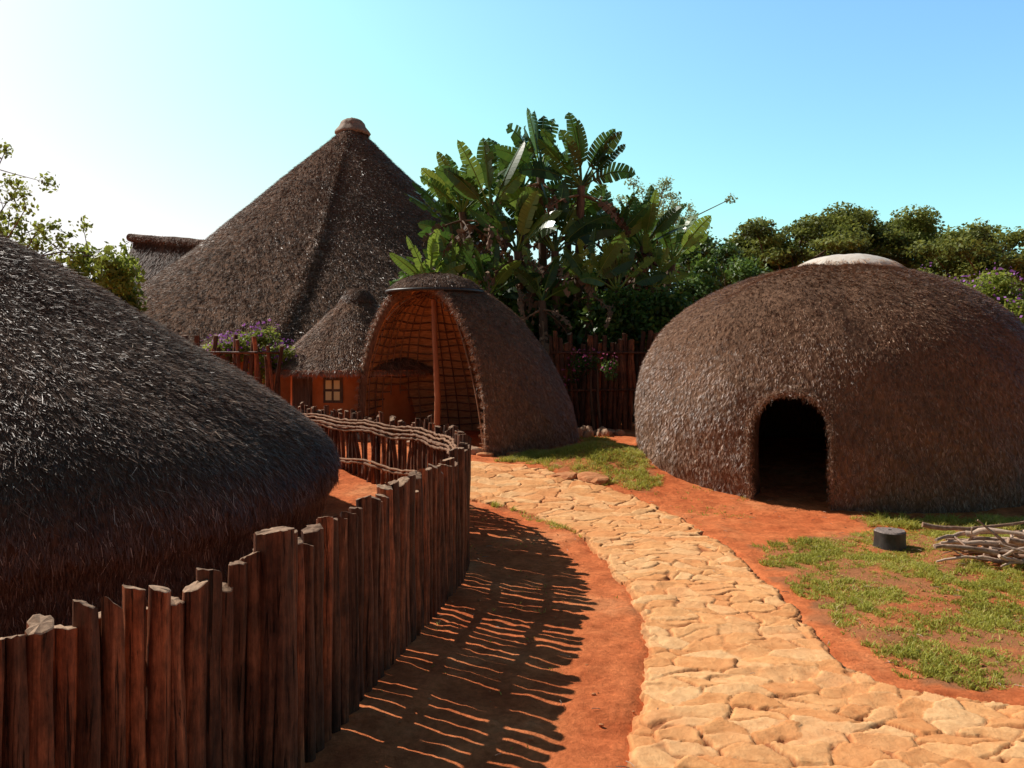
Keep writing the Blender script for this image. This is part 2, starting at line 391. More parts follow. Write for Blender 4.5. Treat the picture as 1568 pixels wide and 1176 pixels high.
# ---------------------------------------------------------------- right beehive hut with door
cR=np.array([5.02,12.78,0.])
profR=[(.02,3.40),(.62,3.34),(1.24,3.20),(1.82,2.98),(2.36,2.64),(2.76,2.18),(2.96,1.66),(3.04,1.1),(3.01,.6),(2.93,.2),(2.88,-.1)]
dpR=dense_prof(profR)
ddir=np.array([-.503,-.864,0.]);dper=np.array([.864,-.503,0.])
dth=math.atan2(-.864,-.503)
th=np.concatenate([np.arange(dth-.24,dth+.24,.007),np.linspace(dth+.24,dth-.24+2*np.pi,150)[:-1]])
def tfR(v):
    v=lumpy(v,.22,.9);v=v+cR
    v[...,0]+=.15*np.clip(v[...,2]/3.4,0,1.1)**2
    return v
HW=.50
def arch(s): return .98+.52*np.sqrt(np.clip(1-(np.abs(s)/HW)**2.2,0,1))
def indoor(p,g=0.):
    s=p@dper;f=p@ddir
    return (f>0)&(np.abs(s)<HW+g)&(p[...,2]<arch(s/(1+g/HW))+g)
zz=np.concatenate([dpR[dpR[:,1]>1.6],np.stack([np.interp(np.arange(1.6,-.1,-.02),dpR[::-1,1],dpR[::-1,0]),np.arange(1.6,-.1,-.02)],-1)])
pp=lathe_pts(zz,0,th);f=grid_faces(len(zz),len(th),True);fl=pp.reshape(-1,3)
cen=fl[f].mean(1);f=f[~indoor(cen)]
mb=MB();mb.add(tfR(fl),f,0,.5,True)
ss=np.concatenate([np.full(14,-HW),-HW*np.cos(np.linspace(0,np.pi,31)),np.full(14,HW)])
hz=np.concatenate([np.linspace(-.1,.95,14),arch(-HW*np.cos(np.linspace(0,np.pi,31))),np.linspace(.95,-.1,14)])
rr=np.interp(hz,dpR[::-1,1],dpR[::-1,0]);ff=np.sqrt(rr**2-ss**2)
rows=[]
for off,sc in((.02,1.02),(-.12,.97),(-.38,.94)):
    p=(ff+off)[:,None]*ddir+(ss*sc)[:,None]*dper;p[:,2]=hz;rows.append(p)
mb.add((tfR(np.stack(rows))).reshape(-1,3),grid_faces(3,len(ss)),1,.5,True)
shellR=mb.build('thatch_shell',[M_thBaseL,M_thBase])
mb=MB();thrR=(-np.pi-.35,.75)
strands(mb,dpR,tfR,46000,6,.055,.0055,.48,thrR,mask=lambda p:indoor(p,.0),spread=.011,side=.32)
strands(mb,dpR,tfR,1500,1,.10,.005,.4,thrR,mask=lambda p:indoor(p,.02),spread=.02,side=.6,light=.25)
straw=mb.build('thatch_straw',[M_thB])
mb=MB()
fr=tfR(rows[0]);frr=fr-ddir*.02
tube(mb,frr,.03,8,0,.5)
n=9000;i=rng.integers(0,len(ss),n);p=frr[i]+rng.normal(0,.028,(n,3));D=rng.normal(0,.5,(n,3))+np.array([0,0,-.6])+ddir*.5
D/=np.linalg.norm(D,axis=1)[:,None];S=rng.normal(0,1,(n,3));S/=np.linalg.norm(S,axis=1)[:,None];S*=.003;t=p+D*.045
mb.add(np.stack([p-S,p+S,t+S*.3,t-S*.3],1).reshape(-1,3),np.arange(n*4).reshape(-1,4),1,rng.uniform(.1,.8,n))
frame=mb.build('door_edge',[M_thBaseL,M_thB])
mb=MB();cp=[(.02,3.55),(.3,3.535),(.52,3.49),(.70,3.41),(.80,3.33),(.76,3.28)]
cRc=cR+np.array([.30,0,0])
pp=lathe_pts(dense_prof(cp),48);mb.add((lumpy(pp,.05,2)+cRc).reshape(-1,3),grid_faces(pp.shape[0],48,True),0,.5,True)
strands(mb,[(.7,3.42),(.82,3.33)],lambda v:v+cRc,600,3,.08,.006,.1,spread=.02,mat=1,light=.5)
capR=mb.build('roof_cap',[M_cap,M_thB])
group('beehive_hut_with_door',[shellR,straw,frame,capR])

# ---------------------------------------------------------------- open half dome shelter
Cp=np.array([-1.72,14.25,0.]);nout=np.array([-.707,-.707,0.])
Qm=Cp-nout*1.15
Rm=2.16;Hm=3.05;z0=.28
def prof_dome(R,Hh,q=1.9,p=2.0,n=30,top=.02):
    u=np.linspace(0,1,n);zz=Hh*(1-u**1.8);zz[-1]=-.1
    r=R*np.clip(1-(np.clip(zz,0,Hh)/Hh)**q,0,1)**(1/p);r[0]=top
    return np.stack([r,zz],-1)
pm=prof_dome(Rm,Hm)
def tfM(v):
    v=lumpy(v,.12,.9);s=np.clip(v[...,2]/Hm,0,1)
    o=v+Qm+np.array([0,0,z0]);return o+nout*(.66*s**1.4)[...,None]
def shell_cut(pm,mat,name,thick):
    me=bpy.data.meshes.new(name);bm=bmesh.new()
    pp=tfM(lathe_pts(pm,140)).reshape(-1,3);f=grid_faces(len(pm),140,True)
    vs=[bm.verts.new(p) for p in pp]
    for q in f:
        try:bm.faces.new([vs[k] for k in q])
        except ValueError:pass
    bmesh.ops.bisect_plane(bm,geom=bm.verts[:]+bm.edges[:]+bm.faces[:],plane_co=Vector(Cp),plane_no=Vector(nout),clear_outer=True)
    bmesh.ops.recalc_face_normals(bm,faces=bm.faces[:])
    for q in bm.faces:q.smooth=True
    bm.to_mesh(me);bm.free()
    for m in mat:me.materials.append(m)
    o=bpy.data.objects.new(name,me);bpy.context.scene.collection.objects.link(o)
    md=o.modifiers.new('s','SOLIDIFY');md.thickness=thick;md.offset=-1;md.material_offset=1;md.material_offset_rim=2
    return o
M_straw_in=m_noise('inner_matting',[(.3,(.36,.15,.06)),(.7,(.72,.38,.18))],6,(1,1,6),.9,.6,.02)
shM=shell_cut(pm,[M_thBaseL,M_straw_in,M_thBaseL],'thatch_shell',.16)
mb=MB()
cutm=lambda p:((tfM(p)-Cp)@nout)>-.0
strands(mb,pm,tfM,24000,6,.055,.006,.46,(-np.pi-.2,.9),mask=cutm,spread=.013,side=.3)
th2=np.linspace(0,2*np.pi,1400,endpoint=False);allp=tfM(lathe_pts(pm,1400,th2)).reshape(-1,3)
dd=(allp-Cp)@nout;rim=allp[(np.abs(dd)<.03)&(allp[:,2]>.3)]
n=9000;p=rim[rng.integers(0,len(rim),n)]+rng.normal(0,.025,(n,3))
cen0=Cp+np.array([0,0,1.2]);inw=cen0-p;inw/=np.linalg.norm(inw,axis=1)[:,None]
D=nout*.7+inw*.35+rng.normal(0,.35,(n,3))+np.array([0,0,-.4]);D/=np.linalg.norm(D,axis=1)[:,None];S=rng.normal(0,1,(n,3));S/=np.linalg.norm(S,axis=1)[:,None];S*=.0035
t=p+D*.06
mb.add(np.stack([p-S,p+S,t+S*.3,t-S*.3],1).reshape(-1,3),np.arange(n*4).reshape(-1,4),0,rng.uniform(.3,.95,n))
stM=mb.build('thatch_straw',[M_thB])
mb=MB()
pin=prof_dome(Rm-.2,Hm-.2,n=60)
def clipadd(P,r):
    P=tfM(P);ok=((P-Cp)@nout)<-.03
    run=[]
    for k in range(len(P)):
        if ok[k] and P[k][2]>.25:run.append(P[k])
        else:
            if len(run)>3:tube(mb,run,r,5,0,rng.uniform(),cap=False)
            run=[]
    if len(run)>3:tube(mb,run,r,5,0,rng.uniform(),cap=False)
for zq in np.arange(.2,2.8,.15):
    rq=np.interp(zq,pin[::-1,1],pin[::-1,0]);t=np.linspace(0,2*np.pi,120)
    clipadd(np.stack([rq*np.cos(t),rq*np.sin(t),zq+0*t+.02*np.sin(t*9+zq*7)],-1),.014)
for tq in np.arange(0,2*np.pi,.13):
    sl=pin[2:];tj=tq+rng.normal(0,.02)
    clipadd(np.stack([sl[:,0]*.99*np.cos(tj),sl[:,0]*.99*np.sin(tj),sl[:,1]],-1),.013)
lat=mb.build('sapling_lattice',[M_woodg])
mb=MB()
pt=Cp-nout*.35+np.array([.12,-.12,0])
tube(mb,[pt+[0,0,.1],pt+[.02,0,1.2],pt+[-.03,0,2.2],pt+[-.05,0,2.95]],[.06,.055,.05,.045],10,0,.6,jit=.08)
M_pole=m_noise('pole_wood',[(.3,(.3,.1,.045)),(.7,(.55,.23,.11))],1.,(20,20,2),.7,.5,.01)
pole=mb.build('centre_pole',[M_pole])
mb=MB();cp=[(.02,3.20),(.3,3.18),(.62,3.08),(.84,2.93),(.86,2.88),(.70,2.86)]
pp=lathe_pts(dense_prof(cp),60)
q=lumpy(pp,.05,2)+Qm+nout*.68+np.array([0,0,z0-.06]);mb.add(q.reshape(-1,3),grid_faces(q.shape[0],60,True),0,.5,True)
tube(mb,(np.stack([.88*np.cos(np.linspace(0,6.3,50)),.88*np.sin(np.linspace(0,6.3,50)),np.full(50,2.87)],-1)+Qm+nout*.68+[0,0,z0-.06]),.028,6,1,.5)
strands(mb,dense_prof([(.02,3.20),(.3,3.18),(.62,3.08),(.84,2.93)]),lambda v:v+Qm+nout*.68+np.array([0,0,z0-.05]),2200,4,.07,.006,.2,spread=.02,mat=2)
capM=mb.build('roof_cap',[M_thBase,M_iron,M_thD])
def rock(mb,c,s,seed,mat=0,r=.5,sub=2,rot=0):
    bm=bmesh.new();bmesh.ops.create_icosphere(bm,subdivisions=sub,radius=1);V=np.array([v.co[:] for v in bm.verts]);f=np.array([[v.index for v in q.verts] for q in bm.faces]);bm.free()
    n=fbm(V[:,0]*1.7+seed,V[:,1]*1.7+V[:,2]*1.3+seed*3,seed)-.5
    V=V*(1+.9*n[:,None]);V=np.sign(V)*np.abs(V)**.8
    V=V*np.array(s);ca,sa=math.cos(rot),math.sin(rot);V=V@np.array([[ca,sa,0],[-sa,ca,0],[0,0,1]])
    mb.add(V+np.array(c),f,mat,r,False)
mb=MB()
for k in range(13):
    t=k/12;p=Cp+np.array([.707,-.707,0])*(-1.6+3.2*t)+nout*(.02+.05*math.sin(k));rock(mb,(p[0],p[1],.38),(.17,.12,.08),k*1.3)
for k in range(9):
    a=-1.35+k*.22;p=Qm+Rm*1.0*np.array([math.cos(a),math.sin(a),0]);rock(mb,(p[0],p[1],.33),(.15,.11,.07),k*2.1+5,1,rot=k)
kerb=mb.build('kerb_stones',[M_rock,M_rockR])
group('open_thatched_shelter',[shM,stM,lat,pole,capM,kerb])

# ---------------------------------------------------------------- big conical roof building
cB=np.array([-5.95,30.,0.])
profB=[(.3,10.45),(.62,10.1),(1.5,9.20),(2.5,8.30),(4.0,6.92),(6.0,5.10),(8.2,3.45),(10.6,1.95)]
dpB=dense_prof(profB)
tc=math.atan2(-1,.02)
def tfB(v):
    v=lumpy(v,.25,.3);a=np.arctan2(v[...,1],v[...,0]);s=np.where(v[...,0]<0,.99,.96)
    s=1+(s-1)*np.abs(np.cos(a));s=s*(1+.016*np.exp(-((a-tc)/.025)**2))
    v=v.copy();v[...,0]*=s;v[...,1]*=s;return v+cB
mb=MB();pp=lathe_pts(dpB,260);mb.add(tfB(pp).reshape(-1,3),grid_faces(len(dpB),260,True),0,.5,True)
pp=lathe_pts([(10.6,1.95),(10.2,1.8),(9.2,2.0),(9.2,-.2)],80);mb.add(tfB(pp).reshape(-1,3),grid_faces(4,80,True),1,.5,True)
sB=mb.build('conical_roof',[M_thBaseL,M_mud])
mb=MB();strands(mb,dpB,tfB,60000,4,.14,.015,.38,(-np.pi-.3,.3),spread=.035,side=.24)
strands(mb,dpB,tfB,1500,4,.2,.018,.45,(tc-.03,tc+.03),spread=.06,side=.4,light=.1)
stB=mb.build('roof_straw',[M_thG])
mb=MB();pp=lathe_pts(dense_prof([(.02,10.74),(.25,10.70),(.42,10.58),(.50,10.42),(.66,10.2),(.6,10.1)]),40);mb.add((lumpy(pp,.08,2)+cB).reshape(-1,3),grid_faces(pp.shape[0],40,True),0,.5,True)
cpB=mb.build('roof_cap',[M_capb])
group('large_thatched_rondavel',[sB,stB,cpB])

# ridge roof building at left
mb=MB()
A=W(207,364,31.);B=W(350,376,29.);nb=40
dv=np.array([-.5,-2.9,0.]);hv=-4.6
def slope(P0,P1,dv,hv,k=20):
    rows=[]
    for i in range(k):
        t=i/(k-1);sag=-.2*math.sin(t*math.pi)
        rows.append(np.linspace(P0,P1,nb)+np.array(dv)*t+np.array([0,0,hv*t+sag]))
    return np.stack(rows)
fr_=slope(A+[0,0,-.05],B+[0,0,-.05],dv,hv);bk=slope(A+[0,0,-.05],B+[0,0,-.05],(.6,3,0),-3.6)
mb.add(fr_.reshape(-1,3),grid_faces(20,nb),0,.5,True);mb.add(bk.reshape(-1,3),grid_faces(20,nb)[:,::-1],0,.5,True)
ge=np.stack([fr_[:,0],bk[:,0]]);mb.add(ge.reshape(-1,3),grid_faces(2,20),0,.5)
n=16000;u=rng.uniform(0,1,n);v=rng.uniform(0,1,n)
p=A+(B-A)*u[:,None]+(dv+np.array([0,0,hv]))*v[:,None]+np.array([0,0,1])*(-.2*np.sin(v*np.pi))[:,None]
D=np.array([-.1,-.6,-.75])+rng.normal(0,.15,(n,3));S=np.array([.011,0,0]);t=p+D*.2
mb.add(np.stack([p-S,p+S,t+S*.4,t-S*.4],1).reshape(-1,3),np.arange(n*4).reshape(-1,4),1,rng.uniform(0,.6,n))
tube(mb,np.linspace(A+[-.2,0,0],B,14)+rng.normal(0,.012,(14,3)),.15,12,0,.5,jit=.06)
n=5000;u=rng.uniform(0,1,n);an=rng.uniform(0,6.28,n);p=A+(B-A)*u[:,None]+np.stack([0*an-.15,.15*np.cos(an),.15*np.sin(an)],-1)
D=rng.normal(0,.3,(n,3))+[0,-.6,-.5];t=p+D*.1;mb.add(np.stack([p-S,p+S,t+S*.4,t-S*.4],1).reshape(-1,3),np.arange(n*4).reshape(-1,4),1,rng.uniform(.3,.9,n))
mb.add([A+[-.4,-2.6,-4.4],B+[-.4,-2.6,-4.4],B+[-.4,-2.6,-6.4],A+[-.4,-2.6,-6.4]],[[0,1,2,3]],3)
o=mb.build('roof_and_walls',[M_thBase,M_thD,M_capb,M_mud]);group('thatched_longhouse',[o])

# ---------------------------------------------------------------- small rondavel
cS=np.array([X(548,17.2),17.2,0.])
profS=[(.05,3.30),(.25,3.16),(.6,2.84),(1.1,2.34),(1.55,1.92),(1.80,1.66)]
dpS=dense_prof(profS);tfS=lambda v:lumpy(v,.08,1.)+cS
mb=MB();pp=lathe_pts(dpS,80);mb.add(tfS(pp).reshape(-1,3),grid_faces(len(dpS),80,True),0,.5,True)
pp=lathe_pts([(1.80,1.66),(1.76,1.54),(1.4,1.66),(1.4,.1)],80);mb.add(tfS(pp).reshape(-1,3),grid_faces(4,80,True),1,.5,True)
s1=mb.build('roof_and_wall',[M_thBaseL,M_mud])
mb=MB();strands(mb,dpS,tfS,12000,4,.10,.009,.28,(-np.pi,.4),spread=.03,side=.14,light=.05)
strands(mb,[(1.74,1.74),(1.80,1.62)],tfS,2000,4,.11,.008,.0,(-np.pi,.4),spread=.03,side=.08)
s2=mb.build('roof_straw',[M_thB])
mb=MB();pp=lathe_pts(dense_prof([(.02,3.37),(.18,3.34),(.32,3.2),(.40,3.07),(.3,3.03)]),40);mb.add((lumpy(pp,.06,3)+cS).reshape(-1,3),grid_faces(pp.shape[0],40,True),0,.5,True)
strands(mb,dense_prof([(.02,3.37),(.18,3.34),(.32,3.2),(.40,3.07)]),lambda v:v+cS,900,4,.06,.006,.3,spread=.02,mat=1)
s3=mb.build('roof_cap',[M_thBase,M_thD])
def box(mb,c,ux,uy,uz,sx,sy,sz,mat=0,r=.5):
    ux,uy,uz=map(lambda q:np.array(q,float),(ux,uy,uz));c=np.array(c,float);v=[]
    for k in((-1,-1,-1),(1,-1,-1),(1,1,-1),(-1,1,-1),(-1,-1,1),(1,-1,1),(1,1,1),(-1,1,1)):
        v.append(c+ux*k[0]*sx/2+uy*k[1]*sy/2+uz*k[2]*sz/2)
    mb.add(v,[[0,3,2,1],[4,5,6,7],[0,1,5,4],[1,2,6,5],[2,3,7,6],[3,0,4,7]],mat,r)
M_pane,nt,b=newmat('window_pane');b.inputs['Base Color'].default_value=(.8,.66,.32,1);b.inputs['Roughness'].default_value=.25
mb=MB();wa=math.atan2(-1,-.16);wn=np.array([math.cos(wa),math.sin(wa),0]);wp=np.array([-wn[1],wn[0],0]);wc=cS+wn*1.42+np.array([0,0,1.26])
wp=wp*(1 if wp[0]>0 else -1)
box(mb,wc-wn*.03,wp,wn,(0,0,1),.40,.04,.50,0)
for i in(-1,1):
    for j in(-1,1):box(mb,wc+wp*i*.085+np.array([0,0,j*.11])-wn*.002,wp,wn,(0,0,1),.12,.03,.17,1)
da=math.atan2(-.75,-.65);dn=np.array([math.cos(da),math.sin(da),0]);dp_=np.array([-dn[1],dn[0],0])
box(mb,cS+dn*1.39+np.array([0,0,.85]),dp_,dn,(0,0,1),.6,.08,1.4,0)
s4=mb.build('window_and_door',[M_bark,M_pane]);group('small_rondavel',[s1,s2,s3,s4])

# ---------------------------------------------------------------- palisade fences
def post(mb,x,y,h,rad,base=-.05,sides=14,lean=.02,nz=10,lx=0,flat=.3,slt=.32):
    r=rng.uniform()
    l=rng.normal(0,lean,2);l[0]+=lx;l2=rng.normal(0,lean*.5,2);sl=rng.normal(0,slt,2);ph=rng.uniform(0,6)
    a=np.arange(sides)/sides*2*np.pi+rng.uniform(0,6)
    prof=1+.10*rng.uniform(-1,1,sides)
    for q in range(rng.integers(1,4)):prof[rng.integers(sides)]*=.75
    if rng.uniform()<flat:
        prof*=np.minimum(1,.80/np.maximum(np.cos(a-ph),.3))
    b=gz(x,y)+base;vs=[]
    for k in range(nz):
        t=k/(nz-1);rr=rad*(1.05-.09*t)*prof*(1+.045*rng.uniform(-1,1,sides))*(1+.07*math.sin(ph+t*7))
        vx=x+l[0]*t*t+l2[0]*math.sin(t*5+ph)+rr*np.cos(a);vy=y+l[1]*t*t+l2[1]*math.sin(t*4)+rr*np.sin(a)
        vz=np.full(sides,b+(h-b)*t)
        if k==nz-1:vz=vz+sl[0]*rr*np.cos(a)+sl[1]*rr*np.sin(a)+rng.normal(0,.003,sides)
        vs.append(np.stack([vx,vy,vz],-1))
    mb.add(np.concatenate(vs),grid_faces(nz,sides,True),0,r,True)
    top=vs[-1];c=top.mean(0)[None]+[0,0,.003]
    inner=c+(top-c)*.88+[0,0,.002]
    mb.add(np.vstack([top,inner]),[[i,(i+1)%sides,sides+(i+1)%sides,sides+i] for i in range(sides)],1,r)
    mb.add(np.vstack([inner,c+[0,0,.001]]),[[i,(i+1)%sides,sides] for i in range(sides)],1,r)
def along(pts,sp0,sp1):
    c=catmull(pts,20);d=np.r_[0,np.cumsum(np.linalg.norm(np.diff(c,axis=0),axis=1))];s=0;out=[]
    while s<d[-1]:
        out.append([np.interp(s,d,c[:,0]),np.interp(s,d,c[:,1])])
        k=.90 if out[-1][1]<4.0 else 1.16
        s+=rng.uniform(sp0,sp1)*k
    return np.array(out)
fp=[(-4.5,.7),(-3.2,1.),(-2.4,1.5),(-1.95,2.05)]+[(X(p,d),d) for p,d in((0,2.55),(100,2.75),(200,2.95),(300,3.2),(380,3.5),(460,3.95),(540,4.55),(620,5.5),(670,6.3),(708,7.3),(708,8.3),(690,9.4),(640,10.4),(565,11.4),(500,12.4),(445,13.4))]
P_=along(fp,.084,.106)
mb=MB()
for x,y in P_:
    far=y>8.9
    h=1.12+rng.normal(0,.022)+(rng.uniform(-.08,.025) if rng.uniform()<.25 else 0)
    if far:h+=rng.normal(0,.035)
    post(mb,x,y,h,rng.uniform(.040,.053)*(.75 if far else 1),lean=.008 if not far else .03)
for x,y in along(fp,.08,.13):
    if y<3.9:post(mb,x-.06+rng.normal(0,.008),y+.05,1.0+rng.normal(0,.03),.040,lean=.006)
bx_,by_=X(412,3.62),3.62
post(mb,bx_+.03,by_-.03,1.205,.092,sides=30,lean=.0,nz=16,flat=0,slt=.16)
c=catmull(fp,16);T=np.gradient(c,axis=0);T/=np.linalg.norm(T,axis=1)[:,None];N=np.stack([-T[:,1],T[:,0]],-1)
def rail(off,z,r,lo,hi,wob=.02):
    i=np.arange(len(c))[(c[:,1]>lo)&(c[:,1]<=hi)]
    q=np.column_stack([c[i]+N[i]*off,z+wob*np.sin(i*.35+off*9)])+rng.normal(0,.006,(len(i),3));tube(mb,q,r*(1+.15*rng.uniform(-1,1,len(i))),6,2,rng.uniform())
for z in(.88,.42):
    rail(.09,z,.022,0.7,13.4);rail(.10,z+.045,.016,0.7,13.4)
for k,(off,z) in enumerate(((.075,.98),(.10,.93),(-.07,.99),(-.09,.95),(.06,1.02))):
    rail(off,z,.016,8.2+rng.uniform(0,.5),13.4,.014)
mb.build('palisade_fence',[M_wood,M_woodcut,M_woodg])
def fence2(ctrl,z0,z1,r0,r1,rails=True):
    mb=MB();q=along(ctrl,r0*1.5,r1*1.75)
    for x,y in q:post(mb,x,y,rng.uniform(z0,z1),rng.uniform(r0,r1),sides=8,lean=.05,nz=6)
    if rails:
        for z in(.9,1.7):
            tube(mb,np.column_stack([catmull(ctrl,6),np.full(len(catmull(ctrl,6)),z+.3)])-[0,.08,0],.03,6,0,.4)
    return mb.build('palisade_fence',[M_wood,M_woodcut])
fence2([(X(250,15.6),15.6),(X(340,15.5),15.5),(X(400,15.3),15.3),(X(428,15.6),15.6)],1.75,2.35,.04,.06)
fence2([(X(845,17.),17.),(X(900,17.2),17.2),(X(1000,17.4),17.4),(X(1120,17.8),17.8),(X(1300,18.2),18.2),(X(1600,18),18),(X(1800,17),17)],2.1,2.5,.045,.07)

# ---------------------------------------------------------------- foliage helpers
def leafcloud(mb,cs,rs,n,size,mat=0,up=.5,shell=.5,asp=.5,bias=None):
    cs=np.asarray(cs,float);rs=np.asarray(rs,float)
    if rs.ndim==1:rs=np.repeat(rs[:,None],3,1)
    vol=(rs[:,0]*rs[:,1]*rs[:,2])**.67;i=rng.choice(len(cs),n,p=vol/vol.sum())
    d=rng.normal(0,1,(n,3));d/=np.linalg.norm(d,axis=1)[:,None]
    p=cs[i]+d*rs[i]*rng.uniform(shell,1.12,n)[:,None]
    nn=d*.5+rng.normal(0,.6,(n,3))+np.array([0,0,up]);nn/=np.linalg.norm(nn,axis=1)[:,None]
    a=np.cross(nn,rng.normal(0,1,(n,3)));a/=np.linalg.norm(a,axis=1)[:,None];b=np.cross(nn,a)
    s=size*rng.uniform(.6,1.4,n)[:,None]
    V=np.stack([p-a*s*.5,p+b*s*asp*.5,p+a*s*.5,p-b*s*asp*.5],1).reshape(-1,3)
    cr=rng.uniform(-.25,.25,len(cs))
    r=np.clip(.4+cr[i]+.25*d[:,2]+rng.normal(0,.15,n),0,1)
    mb.add(V,np.arange(n*4).reshape(-1,4),mat,r)
def limb(mb,a,b,r0,r1,bend=.15,n=6,mat=0):
    a=np.asarray(a,float);b=np.asarray(b,float);L=np.linalg.norm(b-a);t=np.linspace(0,1,n)[:,None]
    p=a*(1-t)+b*t+np.sin(t*np.pi)*rng.normal(0,bend*L*.4,3)+np.array([0,0,1])*np.sin(t*np.pi)*bend*L*.3
    p[1:-1]+=rng.normal(0,.03*L*.3,(n-2,3))
    tube(mb,p,np.linspace(r0,r1,n),6,mat,rng.uniform(),cap=False);return p

def acacia(name,base,top_pts,depth,leafmat,n,size,rad=(1.1,.55),inner=0):
    tb=MB();lb=MB();cs=[];rs=[]
    bx,by=X(base,depth),depth
    fork=np.array([bx,by,1.8]);tube(tb,[(bx,by,0),(bx+.1,by,1.),fork],[.35,.28,.25],10,0,.5)
    for (px_,py_) in top_pts:
        d=depth+rng.uniform(-3,2)
        t=W(px_,py_,d);t[2]-=rad[1]*.8
        mid=limb(tb,fork,fork*.35+t*.65+[0,0,-.6],.16,.07);m=mid[-1]
        for k in range(8):
            c=t+rng.normal(0,1,3)*[.9,1.1,.22]+[0,0,-.25*k*.5]
            limb(tb,m,c,.05,.015,n=4)
            cs.append(c);rs.append((rad[0]*rng.uniform(.3,.8),rad[0]*rng.uniform(.4,.9),rad[1]*rng.uniform(.3,.8)))
        for k in range(4):
            c=t+rng.normal(0,1,3)*[1.,1.2,.3]+[0,0,-1.1-.5*k];cs.append(c);rs.append((rad[0]*.7,rad[0]*.8,rad[1]*.8))
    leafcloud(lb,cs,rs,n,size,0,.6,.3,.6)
    group(name,[tb.build('trunk_and_limbs',[M_bark]),lb.build('crown',[leafmat])])
acacia('acacia_tree',1150,[(1080,357),(1105,352),(1140,350),(1175,346),(1215,340),(1240,328),(1120,385),(1180,380)],30,M_leafA,60000,.13)
acacia('acacia_tree',1350,[(1262,316),(1295,318),(1330,326),(1360,334),(1400,322),(1420,325),(1300,355),(1380,360)],32,M_leafA,60000,.13)
acacia('acacia_tree',1520,[(1445,336),(1475,342),(1505,350),(1530,356),(1555,376),(1490,375),(1600,366),(1640,356)],29,M_leafA,50000,.13)
acacia('wispy_tree',985,[(945,295),(975,280),(1000,274),(1025,290),(1035,308),(990,306)],36,M_leafP,9000,.12,rad=(.7,.5))

# left light tree
tb=MB();lb=MB();fork=np.array([X(-30,21),21,3.2]);tube(tb,[(X(-40,21),21,0),(X(-36,21),21,1.6),fork],[.25,.2,.15],10,0,.5)
cs=[];rs=[]
for px_,py_ in((8,232),(20,300),(-30,260),(40,318),(60,350),(95,372),(120,395),(165,385),(190,400),(175,430),(130,430),(190,440),(150,410),(30,340),(-60,320),(80,410),(-90,280),(0,350),(15,330),(50,370)):
    t=W(px_,py_,21+rng.uniform(-1.5,1.5));q=limb(tb,fork+rng.normal(0,.1,3),t,.04,.010,.2,8)
    for k in range(5):
        s=q[rng.integers(3,8)];e=s+rng.normal(0,.45,3);limb(tb,s,e,.014,.005,n=4)
        cs.append(e);rs.append(rng.uniform(.15,.32))
    cs.append(t);rs.append(.25)
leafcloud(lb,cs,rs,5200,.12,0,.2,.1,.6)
cs=[W(px_,py_,20.5+rng.uniform(-1,1)) for px_,py_ in((130,400),(170,410),(185,440),(110,420),(190,420),(150,440),(195,465),(160,455))]
leafcloud(lb,cs,np.full(len(cs),.45),2600,.16,0,.2,.2,.6)
group('leafy_tree',[tb.build('trunk_and_limbs',[M_bark]),lb.build('crown',[M_leafY])])

# ---------------------------------------------------------------- strelitzia
def bleaf(mb,base,az,tilt,Lp,Lb,Wd,droop,mat,r,tat=.1):
    h=np.array([math.cos(az),math.sin(az),0]);up=np.array([0,0,1.]);side=np.cross(h,up)
    rollv=rng.choice([-1,1])*rng.uniform(.35,1.5)
    npet=5;nb=13
    tt=np.r_[np.linspace(0,Lp,npet)[:-1],Lp+np.linspace(0,Lb,nb)];p=np.array(base,float);pts=[p];Tn=[]
    for k in range(1,len(tt)):
        u=tt[k]/(Lp+Lb);a=tilt+droop*u*u
        dvec=h*math.sin(a)+up*math.cos(a);p=p+dvec*(tt[k]-tt[k-1]);pts.append(p);Tn.append(dvec)
    pts=np.array(pts)
    tube(mb,pts[:npet],np.linspace(.035,.018,npet),5,mat,min(1,r+.2),cap=False)
    tube(mb,pts[npet-1:],np.linspace(.018,.005,len(pts)-npet+1),4,mat,min(1,r+.35),cap=False)
    m=pts[npet-1:];V=[];Fc=[]
    def wd(t): return Wd*(max(0,math.sin(math.pi*min(1,t**.72)))**.5)
    for sg in(-1,1):
        pf=None
        for k in range(nb-1):
            t0=k/(nb-1);t1=(k+1)/(nb-1);w0=max(.015,wd(t0));w1=wd(t1)
            T=Tn[npet-2+k] if npet-2+k<len(Tn) else Tn[-1]
            nrm=np.cross(side,T);nrm/=np.linalg.norm(nrm)
            if nrm[2]<0 and abs(T[2])<.99:nrm=-nrm
            sv=side*math.cos(rollv)+nrm*math.sin(rollv);nv=np.cross(T,sv)
            if pf is None or rng.uniform()<tat*3: pf=(.28+rng.normal(0,tat*2.5),rng.normal(0,tat*.8))
            fold,sk=pf
            ov=sv*sg*math.cos(fold)+nv*math.sin(fold)*.8+T*(.22+sk)
            b=len(V);V+= [m[k],m[k+1],m[k+1]+ov*w1-T*.01,m[k]+ov*w0]
            Fc.append([b,b+1,b+2,b+3])
    mb.add(np.array(V),np.array(Fc),mat,np.clip(r+rng.normal(0,.04,len(Fc)),0,1),False)
